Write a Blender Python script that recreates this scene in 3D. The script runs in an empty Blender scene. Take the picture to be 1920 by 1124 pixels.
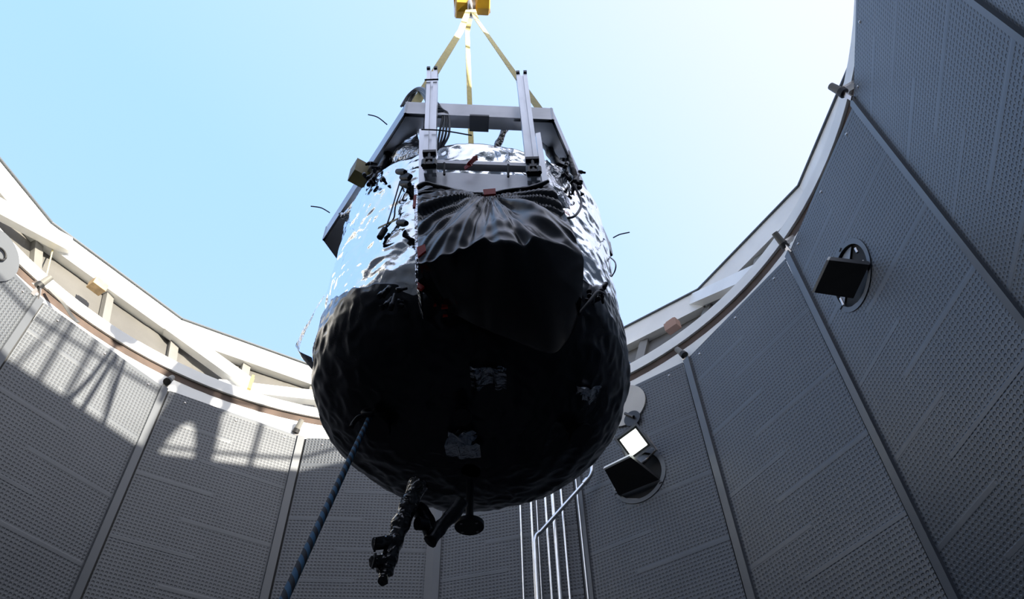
import bpy, bmesh, math, random
import numpy as np
from mathutils import Vector, Matrix, noise
PI = math.pi
C = bpy.context.scene.collection
SC = bpy.context.scene

# ------------------------------------------------------------------ camera
CZ = 1.5                                   # lens height above the floor, metres
FPX, PITCH, ROLL = 1453.15, 0.860409, -0.0375025
FW = np.array([0, math.cos(PITCH), math.sin(PITCH)])
_r = np.array([1.0, 0, 0]); _u = np.array([0, -math.sin(PITCH), math.cos(PITCH)])
RT = math.cos(ROLL)*_r + math.sin(ROLL)*_u
UP = -math.sin(ROLL)*_r + math.cos(ROLL)*_u
cam = bpy.data.cameras.new('camera'); cam_o = bpy.data.objects.new('camera', cam); C.objects.link(cam_o)
cam.sensor_width = 36; cam.lens = 36*FPX/1920; cam.clip_start = 0.02; cam.clip_end = 500
cam_o.matrix_world = Matrix(((RT[0], UP[0], -FW[0], 0), (RT[1], UP[1], -FW[1], 0), (RT[2], UP[2], -FW[2], CZ), (0, 0, 0, 1)))
SC.camera = cam_o
SC.view_settings.view_transform = 'Standard'; SC.view_settings.look = 'None'
SC.view_settings.gamma = 1; SC.view_settings.use_curve_mapping = False
SC.view_settings.exposure = 0.0
try:
    SC.cycles.max_bounces = 8; SC.cycles.glossy_bounces = 5; SC.cycles.sample_clamp_indirect = 6.0
except Exception: pass

# ------------------------------------------------------------------ sky and low polar sun
SUN_AZ, SUN_EL = math.radians(-36), math.radians(16.8)
SUN = Vector((math.cos(SUN_AZ)*math.cos(SUN_EL), math.sin(SUN_AZ)*math.cos(SUN_EL), math.sin(SUN_EL)))
W = bpy.data.worlds.new('sky'); SC.world = W; W.use_nodes = True
nt = W.node_tree; nt.nodes.clear()
tc = nt.nodes.new('ShaderNodeTexCoord'); dp = nt.nodes.new('ShaderNodeVectorMath'); dp.operation = 'DOT_PRODUCT'
dp.inputs[1].default_value = SUN
nt.links.new(tc.outputs['Generated'], dp.inputs[0])
mr = nt.nodes.new('ShaderNodeMapRange'); mr.inputs[1].default_value = -1; mr.inputs[2].default_value = 1
nt.links.new(dp.outputs['Value'], mr.inputs[0])
rp = nt.nodes.new('ShaderNodeValToRGB'); nt.links.new(mr.outputs[0], rp.inputs[0])
el = rp.color_ramp.elements
el[0].position = 0.15; el[0].color = (0.36, 0.74, 1.45, 1)
el[1].position = 1.0; el[1].color = (2.6, 2.6, 2.7, 1)
for pos, col in ((0.36, (0.465, 0.80, 1.42, 1)), (0.50, (0.62, 0.88, 1.38, 1)), (0.62, (0.86, 0.98, 1.32, 1)), (0.70, (1.0, 1.09, 1.45, 1)), (0.8, (1.25, 1.36, 1.70, 1))):
    e = el.new(pos); e.color = col
bg = nt.nodes.new('ShaderNodeBackground'); bg.inputs[1].default_value = 1.0
ow = nt.nodes.new('ShaderNodeOutputWorld')
sz = nt.nodes.new('ShaderNodeSeparateXYZ'); nt.links.new(tc.outputs['Generated'], sz.inputs[0])
hz = nt.nodes.new('ShaderNodeMapRange'); hz.interpolation_type = 'SMOOTHSTEP'      # the sky pales towards the horizon
hz.inputs[1].default_value = 0.95; hz.inputs[2].default_value = 0.15; hz.inputs[3].default_value = 0.0; hz.inputs[4].default_value = 0.75
nt.links.new(sz.outputs[2], hz.inputs[0])
hm = nt.nodes.new('ShaderNodeMix'); hm.data_type = 'RGBA'; nt.links.new(hz.outputs[0], hm.inputs[0])
nt.links.new(rp.outputs[0], hm.inputs[6]); hm.inputs[7].default_value = (0.92, 0.98, 1.15, 1)
nt.links.new(hm.outputs[2], bg.inputs[0]); nt.links.new(bg.outputs[0], ow.inputs[0])
sl = bpy.data.lights.new('sun', 'SUN'); sl.energy = 16.0; sl.angle = math.radians(0.55); sl.color = (1.0, 0.93, 0.80)
so = bpy.data.objects.new('sun', sl); C.objects.link(so); so.rotation_euler = SUN.to_track_quat('Z', 'Y').to_euler()

# ------------------------------------------------------------------ surveyed dimensions
CX, CY, RW = -0.8308, 2.5299, 3.1012         # axis and radius of the round pit
RIM = CZ + 4.57                              # top of the wall panels
DA = -math.radians(22.5); A0 = 2.316559      # sixteen panels
DX, DY, DR = -0.165, 2.2, 0.605              # hanging drum: axis and radius
ZEQ = CZ + 2.1; DOME = 0.45; ZTOP = CZ + 2.84

def ray(x, y):
    d = FW*FPX + RT*(x-960) - UP*(y-562); return d/np.linalg.norm(d)
O = np.array([0, 0, CZ])
def aty(x, y, Y): d = ray(x, y); return Vector(O + d*Y/d[1])
def atz(x, y, Z): d = ray(x, y); return Vector(O + d*(Z-CZ)/d[2])
def on_drum(x, y, off=0.0):
    d = ray(x, y); r = DR+off
    a = d[0]**2+d[1]**2; b = -(d[0]*DX+d[1]*DY); c = DX*DX+DY*DY-r*r
    q = b*b-a*c; t = (-b-math.sqrt(max(q, 0)))/a
    return Vector(O+d*t)
def on_dome(x, y, off=0.0):
    s = np.array([1/(DR+off), 1/(DR+off), 1/(DOME+off)])
    d = ray(x, y)*s; o = (O-np.array([DX, DY, ZEQ]))*s
    a = d@d; b = d@o; c = o@o-1; q = b*b-a*c
    t = (-b-math.sqrt(max(q, 0)))/a
    return Vector(O+ray(x, y)*t)
def joint(k, z):
    a = A0+k*DA; r = RW
    return Vector((CX+r*math.cos(a), CY+r*math.sin(a), z))
JPX = {-1: (79, 565), 0: (313, 731), 1: (569, 826), 4: (1284, 678), 5: (1476, 482), 6: (1600, 197)}
JT = {}
for k in range(-6, 11):
    JT[k] = joint(k, 0)
for k, q in JPX.items():
    v = atz(*q, RIM); d = Vector((v.x-CX, v.y-CY, 0)); r = min(d.length, RW*1.022); d.normalize()
    JT[k] = Vector((CX+d.x*r, CY+d.y*r, 0))
def on_panel(x, y, k, off=0.0):               # off > 0: that far into the pit
    A = np.array(JT[k][:2]); B = np.array(JT[k+1][:2]); t = (B-A)/np.linalg.norm(B-A); n = np.array([t[1], -t[0]])
    if n @ (np.array([CX, CY])-A) < 0: n = -n
    A = A+n*off; d = ray(x, y)
    return Vector(O+d*(A@n)/(d[:2]@n))
def panel_frame(k):
    A, B = JT[k], JT[k+1]; ex = (B-A).normalized(); ez = Vector((0, 0, 1)); ey = ez.cross(ex)
    return A, ex, ey, ez, (B-A).length
def panel_local(k, v):
    A, ex, ey, ez, w = panel_frame(k); d = v-A
    return d.dot(ex), d.dot(ey), d.dot(ez)
def panel_world(k, x, y, z):
    A, ex, ey, ez, w = panel_frame(k); return A+ex*x+ey*y+ez*z
RC0, ZC0, RC1, ZC1 = RW+0.20, RIM+0.36, 3.68, CZ+5.86     # flared shield above the wall
def on_flare(x, y, off=0.0):
    d = ray(x, y); lo, hi = 2.0, 12.0
    def f(t):
        v = O+d*t; r = math.hypot(v[0]-CX, v[1]-CY)
        return r-(RC0-off+(v[2]-ZC0)*(RC1-RC0)/(ZC1-ZC0))
    # walk outward until the ray leaves the flare
    t = 2.0; prev = f(t)
    while t < 14:
        t2 = t+0.05; cur = f(t2)
        if prev < 0 <= cur:
            for _ in range(30):
                m = (t+t2)/2
                if f(m) < 0: t = m
                else: t2 = m
            break
        t, prev = t2, cur
    return Vector(O+d*t)

# ------------------------------------------------------------------ materials
def mat(name, col, rough=0.5, metal=0.0, spec=0.5, noise_scale=0, noise_amt=0.0, bump=0.0, bump_scale=60, emit=None, dist=0.01, coat=0.0):
    m = bpy.data.materials.new(name); m.use_nodes = True
    t = m.node_tree; b = t.nodes['Principled BSDF']
    b.inputs['Base Color'].default_value = (*col, 1); b.inputs['Roughness'].default_value = rough
    b.inputs['Metallic'].default_value = metal; b.inputs['Specular IOR Level'].default_value = spec
    b.inputs['Coat Weight'].default_value = coat
    tcn = t.nodes.new('ShaderNodeTexCoord')
    if noise_scale:
        n = t.nodes.new('ShaderNodeTexNoise'); n.inputs['Scale'].default_value = noise_scale; n.inputs['Detail'].default_value = 5
        t.links.new(tcn.outputs['Object'], n.inputs['Vector'])
        r = t.nodes.new('ShaderNodeValToRGB'); r.color_ramp.elements[0].position = 0.35; r.color_ramp.elements[1].position = 0.65
        r.color_ramp.elements[0].color = (*[c*(1-noise_amt) for c in col], 1); r.color_ramp.elements[1].color = (*[min(1, c*(1+noise_amt*0.6)) for c in col], 1)
        t.links.new(n.outputs['Fac'], r.inputs[0]); t.links.new(r.outputs[0], b.inputs['Base Color'])
    if bump:
        n2 = t.nodes.new('ShaderNodeTexNoise'); n2.inputs['Scale'].default_value = bump_scale; n2.inputs['Detail'].default_value = 6
        t.links.new(tcn.outputs['Object'], n2.inputs['Vector'])
        bp = t.nodes.new('ShaderNodeBump'); bp.inputs['Strength'].default_value = bump; bp.inputs['Distance'].default_value = dist
        t.links.new(n2.outputs['Fac'], bp.inputs['Height']); t.links.new(bp.outputs[0], b.inputs['Normal'])
    if emit:
        b.inputs['Emission Color'].default_value = (*emit[0], 1); b.inputs['Emission Strength'].default_value = emit[1]
    return m
WHITE = mat('white_paint', (0.80, 0.80, 0.775), 0.45, noise_scale=3, noise_amt=0.06)
PLATE = mat('shield_plate', (0.105, 0.10, 0.09), 0.7, noise_scale=2.5, noise_amt=0.15)
RIBM = mat('rib_paint', (0.17, 0.165, 0.15), 0.6, noise_scale=3, noise_amt=0.08)
GASK = mat('brown_gasket', (0.085, 0.058, 0.045), 0.8, noise_scale=6, noise_amt=0.25)
CAPM = mat('dark_edge_strip', (0.08, 0.09, 0.10), 0.5)
GALV = mat('galvanised_steel', (0.80, 0.81, 0.82), 0.22, 0.95, noise_scale=12, noise_amt=0.08)
ALU = mat('aluminium', (0.82, 0.84, 0.87), 0.36, 0.75, noise_scale=8, noise_amt=0.06)
FRAME = mat('grey_frame_metal', (0.50, 0.505, 0.52), 0.38, 0.75, noise_scale=5, noise_amt=0.18)
PLGREY = mat('grey_plate', (0.80, 0.81, 0.83), 0.5, 0.6, noise_scale=9, noise_amt=0.06)
BLACK = mat('black_rubber', (0.012, 0.012, 0.013), 0.6)
BLKMET = mat('black_metal', (0.016, 0.016, 0.018), 0.4)
STRAP = mat('yellow_webbing', (0.80, 0.68, 0.30), 0.8, noise_scale=40, noise_amt=0.1)
GOLD = mat('yellow_enamel', (0.62, 0.36, 0.03), 0.3, noise_scale=8, noise_amt=0.15, coat=0.3)
STEEL = mat('bright_steel', (0.55, 0.52, 0.50), 0.3, 0.9)
RED = mat('red_tape', (0.80, 0.04, 0.02), 0.45)
YTAPE = mat('yellow_tape', (0.62, 0.42, 0.03), 0.5)
YCLAMP = mat('yellow_clamp', (0.32, 0.26, 0.08), 0.5)
BLUET = mat('blue_tape', (0.02, 0.10, 0.55), 0.4)
CABLE = mat('grey_cable', (0.10, 0.105, 0.12), 0.45)
CABLEL = mat('light_cable', (0.32, 0.33, 0.36), 0.45)
WOOD = mat('raw_wood', (0.46, 0.32, 0.17), 0.8, noise_scale=14, noise_amt=0.25)
DISCW = mat('cream_disc', (0.52, 0.50, 0.46), 0.6, noise_scale=5, noise_amt=0.08)
GREYP = mat('plain_grey', (0.102, 0.110, 0.121), 0.42, spec=0.5, noise_scale=3, noise_amt=0.07)
BLUEGR = mat('grey_back_plate', (0.26, 0.28, 0.31), 0.45)
DARKIN = mat('dark_interior', (0.012, 0.012, 0.012), 0.8)  # near-black colour paints in the housing's shade inside the opening
SNOWF = mat('floor_grey', (0.06, 0.06, 0.063), 0.7, noise_scale=2, noise_amt=0.15)
DECKM = mat('deck_boards', (0.35, 0.33, 0.30), 0.8, noise_scale=3, noise_amt=0.15)
PAD = mat('black_wrapped_foam', (0.02, 0.02, 0.022), 0.35, bump=0.5, bump_scale=40)
LED = mat('led_face', (0.9, 0.95, 0.9), 0.3, emit=((0.93, 1.0, 0.92), 6.0))

def foil(name, col, rough, metal, b1, s1, b2, s2, ridge=False):
    m = bpy.data.materials.new(name); m.use_nodes = True; t = m.node_tree; b = t.nodes['Principled BSDF']
    b.inputs['Base Color'].default_value = (*col, 1); b.inputs['Metallic'].default_value = metal; b.inputs['Roughness'].default_value = rough
    tcn = t.nodes.new('ShaderNodeTexCoord')
    v = t.nodes.new('ShaderNodeTexVoronoi'); v.feature = 'SMOOTH_F1'; v.inputs['Scale'].default_value = s1; v.inputs['Smoothness'].default_value = 0.35
    n = t.nodes.new('ShaderNodeTexNoise'); n.inputs['Scale'].default_value = s2; n.inputs['Detail'].default_value = 4
    if ridge: n.noise_type = 'RIDGED_MULTIFRACTAL'
    wv = t.nodes.new('ShaderNodeVectorMath'); wv.operation = 'MULTIPLY_ADD'
    t.links.new(tcn.outputs['Object'], n.inputs['Vector'])
    t.links.new(n.outputs['Color'], wv.inputs[0]); wv.inputs[1].default_value = (0.06, 0.06, 0.06); t.links.new(tcn.outputs['Object'], wv.inputs[2])
    t.links.new(wv.outputs[0], v.inputs['Vector'])
    p1 = t.nodes.new('ShaderNodeBump'); p1.inputs['Strength'].default_value = b1; p1.inputs['Distance'].default_value = 0.02
    p2 = t.nodes.new('ShaderNodeBump'); p2.inputs['Strength'].default_value = b2; p2.inputs['Distance'].default_value = 0.02
    t.links.new(v.outputs['Distance'], p1.inputs['Height']); t.links.new(n.outputs['Fac'], p2.inputs['Height'])
    t.links.new(p1.outputs[0], p2.inputs['Normal']); t.links.new(p2.outputs[0], b.inputs['Normal'])
    return m
FOIL = foil('silver_foil', (0.88, 0.89, 0.90), 0.07, 1.0, 0.18, 9, 0.14, 16)
FOILC = foil('crumpled_foil', (0.80, 0.81, 0.83), 0.12, 1.0, 0.55, 22, 0.5, 40)
DOMEF = foil('black_film', (0.040, 0.0415, 0.046), 0.22, 0.45, 0.15, 11, 0.28, 9, True)
WRAP = foil('dark_wrap', (0.10, 0.095, 0.09), 0.18, 0.6, 0.4, 40, 0.5, 40, True)
BLKBAG = foil('black_bag', (0.007, 0.0075, 0.009), 0.27, 0.0, 0.0, 10, 0.07, 7, True); BLKBAG.node_tree.nodes['Principled BSDF'].inputs['Specular IOR Level'].default_value = 0.8
PATCH = foil('glint_patch', (0.75, 0.78, 0.82), 0.12, 1.0, 0.35, 26, 0.3, 34)

def panel_mat():
    m = bpy.data.materials.new('dimpled_panel'); m.use_nodes = True; t = m.node_tree; b = t.nodes['Principled BSDF']
    def M(op, a, c=None, d=None):
        n = t.nodes.new('ShaderNodeMath'); n.operation = op
        for i, v in enumerate((a, c, d)):
            if v is None: continue
            if isinstance(v, (int, float)): n.inputs[i].default_value = v
            else: t.links.new(v, n.inputs[i])
        return n.outputs[0]
    def SS(x, a, c):
        n = t.nodes.new('ShaderNodeMapRange'); n.interpolation_type = 'SMOOTHSTEP'
        t.links.new(x, n.inputs[0]); n.inputs[1].default_value = a; n.inputs[2].default_value = c
        return n.outputs[0]
    tcn = t.nodes.new('ShaderNodeTexCoord'); sp = t.nodes.new('ShaderNodeSeparateXYZ'); t.links.new(tcn.outputs['Object'], sp.inputs[0])
    x, z = sp.outputs[0], sp.outputs[2]
    pitch = 0.0285
    fx = M('SUBTRACT', M('FRACT', M('DIVIDE', x, pitch)), 0.5); fz = M('SUBTRACT', M('FRACT', M('DIVIDE', z, pitch)), 0.5)
    d = M('SQRT', M('ADD', M('MULTIPLY', fx, fx), M('MULTIPLY', fz, fz)))
    dot = M('SUBTRACT', 1.0, SS(d, 0.20, 0.40))
    # shallow pressed bands, staggered between the two halves of the sheet
    P = 0.55
    bl = M('ABSOLUTE', M('SUBTRACT', M('FRACT', M('DIVIDE', z, P)), 0.5)); bl = M('SUBTRACT', 1.0, SS(bl, 0.022, 0.036))
    br = M('ABSOLUTE', M('SUBTRACT', M('FRACT', M('ADD', M('DIVIDE', z, P), 0.5)), 0.5)); br = M('SUBTRACT', 1.0, SS(br, 0.022, 0.036))
    left = M('SUBTRACT', 1.0, SS(x, 0.60, 0.63)); right = SS(x, 0.42, 0.45)
    band = M('MAXIMUM', M('MULTIPLY', bl, left), M('MULTIPLY', br, right))
    dm = M('MULTIPLY', dot, M('SUBTRACT', 1.0, band))
    nz = t.nodes.new('ShaderNodeTexNoise'); nz.inputs['Scale'].default_value = 2.2; nz.inputs['Detail'].default_value = 4
    t.links.new(tcn.outputs['Object'], nz.inputs['Vector'])
    cr = t.nodes.new('ShaderNodeValToRGB'); t.links.new(nz.outputs['Fac'], cr.inputs[0])
    cr.color_ramp.elements[0].position = 0.3; cr.color_ramp.elements[1].position = 0.7
    cr.color_ramp.elements[0].color = (0.082, 0.090, 0.101, 1); cr.color_ramp.elements[1].color = (0.104, 0.113, 0.125, 1)
    mx = t.nodes.new('ShaderNodeMix'); mx.data_type = 'RGBA'
    t.links.new(M('MULTIPLY', dm, 0.55), mx.inputs[0]); t.links.new(cr.outputs[0], mx.inputs[6]); mx.inputs[7].default_value = (0.03, 0.03, 0.033, 1)
    t.links.new(mx.outputs[2], b.inputs['Base Color'])
    b.inputs['Roughness'].default_value = 0.42; b.inputs['Specular IOR Level'].default_value = 0.5
    bp = t.nodes.new('ShaderNodeBump'); bp.inputs['Strength'].default_value = 0.6; bp.inputs['Distance'].default_value = 0.006
    t.links.new(M('ADD', M('MULTIPLY', dm, -1.0), M('MULTIPLY', band, 0.25)), bp.inputs['Height']); t.links.new(bp.outputs[0], b.inputs['Normal'])
    return m
PANEL = panel_mat()
def rope_mat():
    m = bpy.data.materials.new('braided_rope'); m.use_nodes = True; t = m.node_tree; b = t.nodes['Principled BSDF']
    uv = t.nodes.new('ShaderNodeUVMap'); w = t.nodes.new('ShaderNodeTexWave'); w.bands_direction = 'DIAGONAL'; w.inputs['Scale'].default_value = 1.0
    mp = t.nodes.new('ShaderNodeMapping'); mp.inputs['Scale'].default_value = (0.12566, 0.75, 0)
    t.links.new(uv.outputs[0], mp.inputs[0]); t.links.new(mp.outputs[0], w.inputs[0])
    r = t.nodes.new('ShaderNodeValToRGB'); r.color_ramp.elements[0].position = 0.42; r.color_ramp.elements[1].position = 0.58
    r.color_ramp.elements[0].color = (0.012, 0.014, 0.018, 1); r.color_ramp.elements[1].color = (0.03, 0.13, 0.24, 1)
    t.links.new(w.outputs['Fac'], r.inputs[0]); t.links.new(r.outputs[0], b.inputs['Base Color']); b.inputs['Roughness'].default_value = 0.8
    return m
ROPE = rope_mat()

# ------------------------------------------------------------------ mesh helpers
class MB:
    def __init__(s): s.v = []; s.f = []; s.mi = []; s.cur = 0; s.uv = None
    def add(s, vs, fs):
        o = len(s.v); s.v += [Vector(v) for v in vs]
        for f in fs: s.f.append([i+o for i in f]); s.mi.append(s.cur)
        return o
    def box(s, c, size, M=None):
        c = Vector(c); hx, hy, hz = [q/2 for q in size]
        vs = [Vector((sx*hx, sy*hy, sz*hz)) for sx in (-1, 1) for sy in (-1, 1) for sz in (-1, 1)]
        if M is not None: vs = [M @ v for v in vs]
        s.add([c+v for v in vs], [(0, 1, 3, 2), (4, 6, 7, 5), (0, 4, 5, 1), (2, 3, 7, 6), (0, 2, 6, 4), (1, 5, 7, 3)])
    def beam(s, a, b, w, h, up=(0, 0, 1), prof=None):
        a = Vector(a); b = Vector(b); d = (b-a).normalized(); up = Vector(up); sx = d.cross(up).normalized(); uz = sx.cross(d).normalized()
        pr = prof or [(-w/2, -h/2), (w/2, -h/2), (w/2, h/2), (-w/2, h/2)]
        n = len(pr)
        vs = [p+sx*q[0]+uz*q[1] for p in (a, b) for q in pr]
        s.add(vs, [(i, (i+1) % n, n+(i+1) % n, n+i) for i in range(n)]+[tuple(range(n-1, -1, -1)), tuple(range(n, 2*n))])
    def slab(s, quad, t):
        q = [Vector(v) for v in quad]; t = Vector(t); n = len(q)
        s.add(q+[v+t for v in q], [tuple(range(n-1, -1, -1)), tuple(range(n, 2*n))]+[(i, (i+1) % n, n+(i+1) % n, n+i) for i in range(n)])
    def tube(s, pts, r, n=10, cap=True, wob=0):
        pts = [Vector(p) for p in pts]; m = len(pts); rs = r if isinstance(r, (list, tuple)) else [r]*m
        t0 = (pts[1]-pts[0]).normalized(); ref = Vector((0, 0, 1)) if abs(t0.z) < 0.9 else Vector((1, 0, 0))
        nx = t0.cross(ref).normalized(); vs = []
        for i, p in enumerate(pts):
            t = (pts[min(i+1, m-1)]-pts[max(i-1, 0)]).normalized()
            nx = (nx-t*nx.dot(t)).normalized(); ny = t.cross(nx)
            for j in range(n):
                a = 2*PI*j/n; rr = rs[i]
                if wob: rr *= 1+wob*noise.noise(Vector((p.x*30+j*1.7, p.y*30, p.z*30)))
                vs.append(p+nx*math.cos(a)*rr+ny*math.sin(a)*rr)
        fs = [(i*n+j, i*n+(j+1) % n, (i+1)*n+(j+1) % n, (i+1)*n+j) for i in range(m-1) for j in range(n)]
        if cap: fs += [tuple(range(n-1, -1, -1)), tuple(range((m-1)*n, m*n))]
        s.add(vs, fs)
    def disc(s, c, nrm, r, th, n=28, r2=None):
        c = Vector(c); nrm = Vector(nrm).normalized(); s.tube([c, c+nrm*th], [r, r if r2 is None else r2], n)
    def ringband(s, c, nrm, r0, r1, th, n=40):
        c = Vector(c); nz = Vector(nrm).normalized(); ref = Vector((0, 0, 1)) if abs(nz.z) < .9 else Vector((1, 0, 0))
        nx = nz.cross(ref).normalized(); ny = nz.cross(nx); vs = []
        for r, h in ((r0, 0), (r1, 0), (r1, th), (r0, th)):
            vs += [c+nz*h+(nx*math.cos(2*PI*j/n)+ny*math.sin(2*PI*j/n))*r for j in range(n)]
        s.add(vs, [(k*n+j, k*n+(j+1) % n, ((k+1) % 4)*n+(j+1) % n, ((k+1) % 4)*n+j) for k in range(4) for j in range(n)])
    def lathe(s, prof, cx, cy, n=96, closed=False):
        m = len(prof); vs = [(cx+r*math.cos(2*PI*j/n), cy+r*math.sin(2*PI*j/n), z) for r, z in prof for j in range(n)]
        R = m if closed else m-1
        s.add(vs, [(i*n+j, i*n+(j+1) % n, ((i+1) % m)*n+(j+1) % n, ((i+1) % m)*n+j) for i in range(R) for j in range(n)])
    def ribbon(s, pts, w, th, side):
        pts = [Vector(p) for p in pts]; sides = side if isinstance(side, list) else [Vector(side)]*len(pts); m = len(pts); vs = []
        for i, p in enumerate(pts):
            t = (pts[min(i+1, m-1)]-pts[max(i-1, 0)]).normalized(); sd = Vector(sides[i]); sd = (sd-t*sd.dot(t)).normalized(); nn = t.cross(sd)
            vs += [p-sd*w/2-nn*th/2, p+sd*w/2-nn*th/2, p+sd*w/2+nn*th/2, p-sd*w/2+nn*th/2]
        s.add(vs, [(i*4+j, i*4+(j+1) % 4, i*4+4+(j+1) % 4, i*4+4+j) for i in range(m-1) for j in range(4)]+[(3, 2, 1, 0), tuple(range(m*4-4, m*4))])
    def mesh(s, name, mats, org=(0, 0, 0), smooth=False, fix=True):
        me = bpy.data.meshes.new(name); o = Vector(org)
        me.from_pydata([v-o for v in s.v], [], s.f)
        for mm in (mats if isinstance(mats, (list, tuple)) else [mats]): me.materials.append(mm)
        me.polygons.foreach_set('material_index', s.mi)
        if fix:
            b = bmesh.new(); b.from_mesh(me); bmesh.ops.recalc_face_normals(b, faces=b.faces); b.to_mesh(me); b.free()
        if smooth:
            me.polygons.foreach_set('use_smooth', [True]*len(me.polygons))
            if smooth != 'full':
                b = bmesh.new(); b.from_mesh(me)
                for e in b.edges:
                    if len(e.link_faces) == 2 and e.calc_face_angle(0) > 0.7: e.smooth = False
                b.to_mesh(me); b.free()
        me.update(); return me
    def build(s, name, mats, parent=None, org=None, smooth=False, label=None, fix=True):
        if parent is not None: o = parent.get('_o') or parent.matrix_world.translation; o = Vector(o)
        elif org is not None: o = Vector(org)
        else:
            lo = Vector([min(v[i] for v in s.v) for i in range(3)]); hi = Vector([max(v[i] for v in s.v) for i in range(3)]); o = (lo+hi)/2; o.z = lo.z
        ob = bpy.data.objects.new(name, s.mesh(name, mats, o, smooth, fix)); C.objects.link(ob)
        if parent is not None: ob.parent = parent; WO[ob.name] = o
        else: ob.location = o; WO[ob.name] = o
        if label: ob['label'] = label
        return ob
WO = {}
class _P: pass
def world_org(o): return WO[o.name]
# children are modelled in world space; every parent has no rotation, so a child's local space is world minus the parent's origin
_old_build = MB.build
def _build(s, name, mats, parent=None, org=None, smooth=False, label=None, fix=True):
    if parent is None: return _old_build(s, name, mats, None, org, smooth, label, fix)
    o = WO[parent.name]
    ob = bpy.data.objects.new(name, s.mesh(name, mats, o, smooth, fix)); C.objects.link(ob); ob.parent = parent; WO[ob.name] = o
    if label: ob['label'] = label
    return ob
MB.build = _build
def empty(name, loc):
    o = bpy.data.objects.new(name, None); o.empty_display_size = 0.1; C.objects.link(o); o.location = loc; WO[o.name] = Vector(loc); return o
def tag(o, label=None, cat=None, group=None, kind=None):
    if label: o['label'] = label
    if cat: o['category'] = cat
    if group: o['group'] = group
    if kind: o['kind'] = kind
    return o
def ridged_s(v): n = noise.noise(v); return 1-math.sqrt(n*n+0.02)*2
def ridged(v): n = noise.noise(v); return 1-math.sqrt(n*n+0.003)*2
def bez(pts, n=8):                                  # Catmull-Rom through points
    pts = [Vector(p) for p in pts]; out = []
    for i in range(len(pts)-1):
        p0 = pts[max(i-1, 0)]; p1 = pts[i]; p2 = pts[i+1]; p3 = pts[min(i+2, len(pts)-1)]
        for j in range(n):
            t = j/n
            out.append(0.5*((2*p1)+(p2-p0)*t+(2*p0-5*p1+4*p2-p3)*t*t+(3*p1-p0-3*p2+p3)*t**3))
    out.append(pts[-1]); return out

# ------------------------------------------------------------------ setting: floor, round wall, panels
b = MB(); b.tube([(CX, CY, -0.1), (CX, CY, 0.0)], RW+0.3, 64)
tag(b.build('floor', SNOWF, org=(CX, CY, 0)), kind='structure')
b = MB(); b.lathe([(RW+0.085, -0.05), (RW+0.085, RIM+0.2), (RW+0.12, RIM+0.2), (RW+0.12, -0.05)], CX, CY, 128, True)
wall = tag(b.build('wall_round', WHITE, org=(CX, CY, 0), smooth=True), kind='structure')

PW = 2*RW*math.sin(math.radians(11.25)); STRIP = 0.062
def circ(cx, cz, rx, rz, rot=0, n=40): return [(cx+rx*math.cos(2*PI*i/n), cz+rz*math.sin(2*PI*i/n)) for i in range(n)]
def panel_mesh(side, hole=None):
    """sheet in the plane y=0 (room at y<0) with a proud flange strip on one edge and an optional round opening"""
    b = MB(); h = RIM; e = 0.006
    x0, x1 = (STRIP, PW-0.022) if side == 'left' else (0.022, PW-STRIP)
    bm = bmesh.new()
    outer = [(x0, 0), (x1, 0), (x1, h), (x0, h)]
    def loop(pts):
        vs = [bm.verts.new((p[0], 0, p[1])) for p in pts]
        return [bm.edges.new((vs[i], vs[(i+1) % len(vs)])) for i in range(len(vs))]
    es = loop(outer)
    if hole: es += loop(circ(*hole))
    bmesh.ops.triangle_fill(bm, use_beauty=True, edges=es)
    bm.verts.index_update()
    b.add([v.co.copy() for v in bm.verts], [[v.index for v in f.verts] for f in bm.faces]); bm.free()
    b.cur = 1
    # edge returns and the proud strip
    s0, s1 = (0.0, STRIP) if side == 'left' else (PW-STRIP, PW)
    b.add([(s0, -0.02, 0), (s1, -0.02, 0), (s1, -0.02, h), (s0, -0.02, h), (s0, 0.02, 0), (s1, 0.002, 0), (s1, 0.002, h), (s0, 0.02, h)],
          [(0, 1, 2, 3), (0, 3, 7, 4), (1, 5, 6, 2), (3, 2, 6, 7)] if side == 'left' else [(0, 1, 2, 3), (0, 3, 7, 4), (1, 5, 6, 2), (3, 2, 6, 7)])
    b.add([(x0, 0, h), (x1, 0, h), (x1, 0.02, h), (x0, 0.02, h)], [(0, 1, 2, 3)])
    b.cur = 2; g0, g1 = (x1-0.002, PW+0.03) if side == 'left' else (-0.03, x0+0.002)      # black strip paints in the shade of the gap beside the neighbour's flange
    b.add([(g0, 0.012, 0), (g1, 0.012, 0), (g1, 0.012, h), (g0, 0.012, h)], [(0, 1, 2, 3)])
    me = b.mesh('wall_panel', [PANEL, GREYP, BLACK], (0, 0, 0), False, fix=False)
    bm = bmesh.new(); bm.from_mesh(me)
    for f in bm.faces:
        if f.normal.y > 0.5: f.normal_flip()
    bm.to_mesh(me); bm.free(); return me
def px_circle(k, pts):
    """centre and radius (panel-local) of the opening seen through these points"""
    L = [panel_local(k, on_panel(*q, k)) for q in pts]
    xs = [q[0] for q in L]; zs = [q[2] for q in L]
    return (sum(xs)/len(xs), sum(zs)/len(zs)), L
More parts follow.
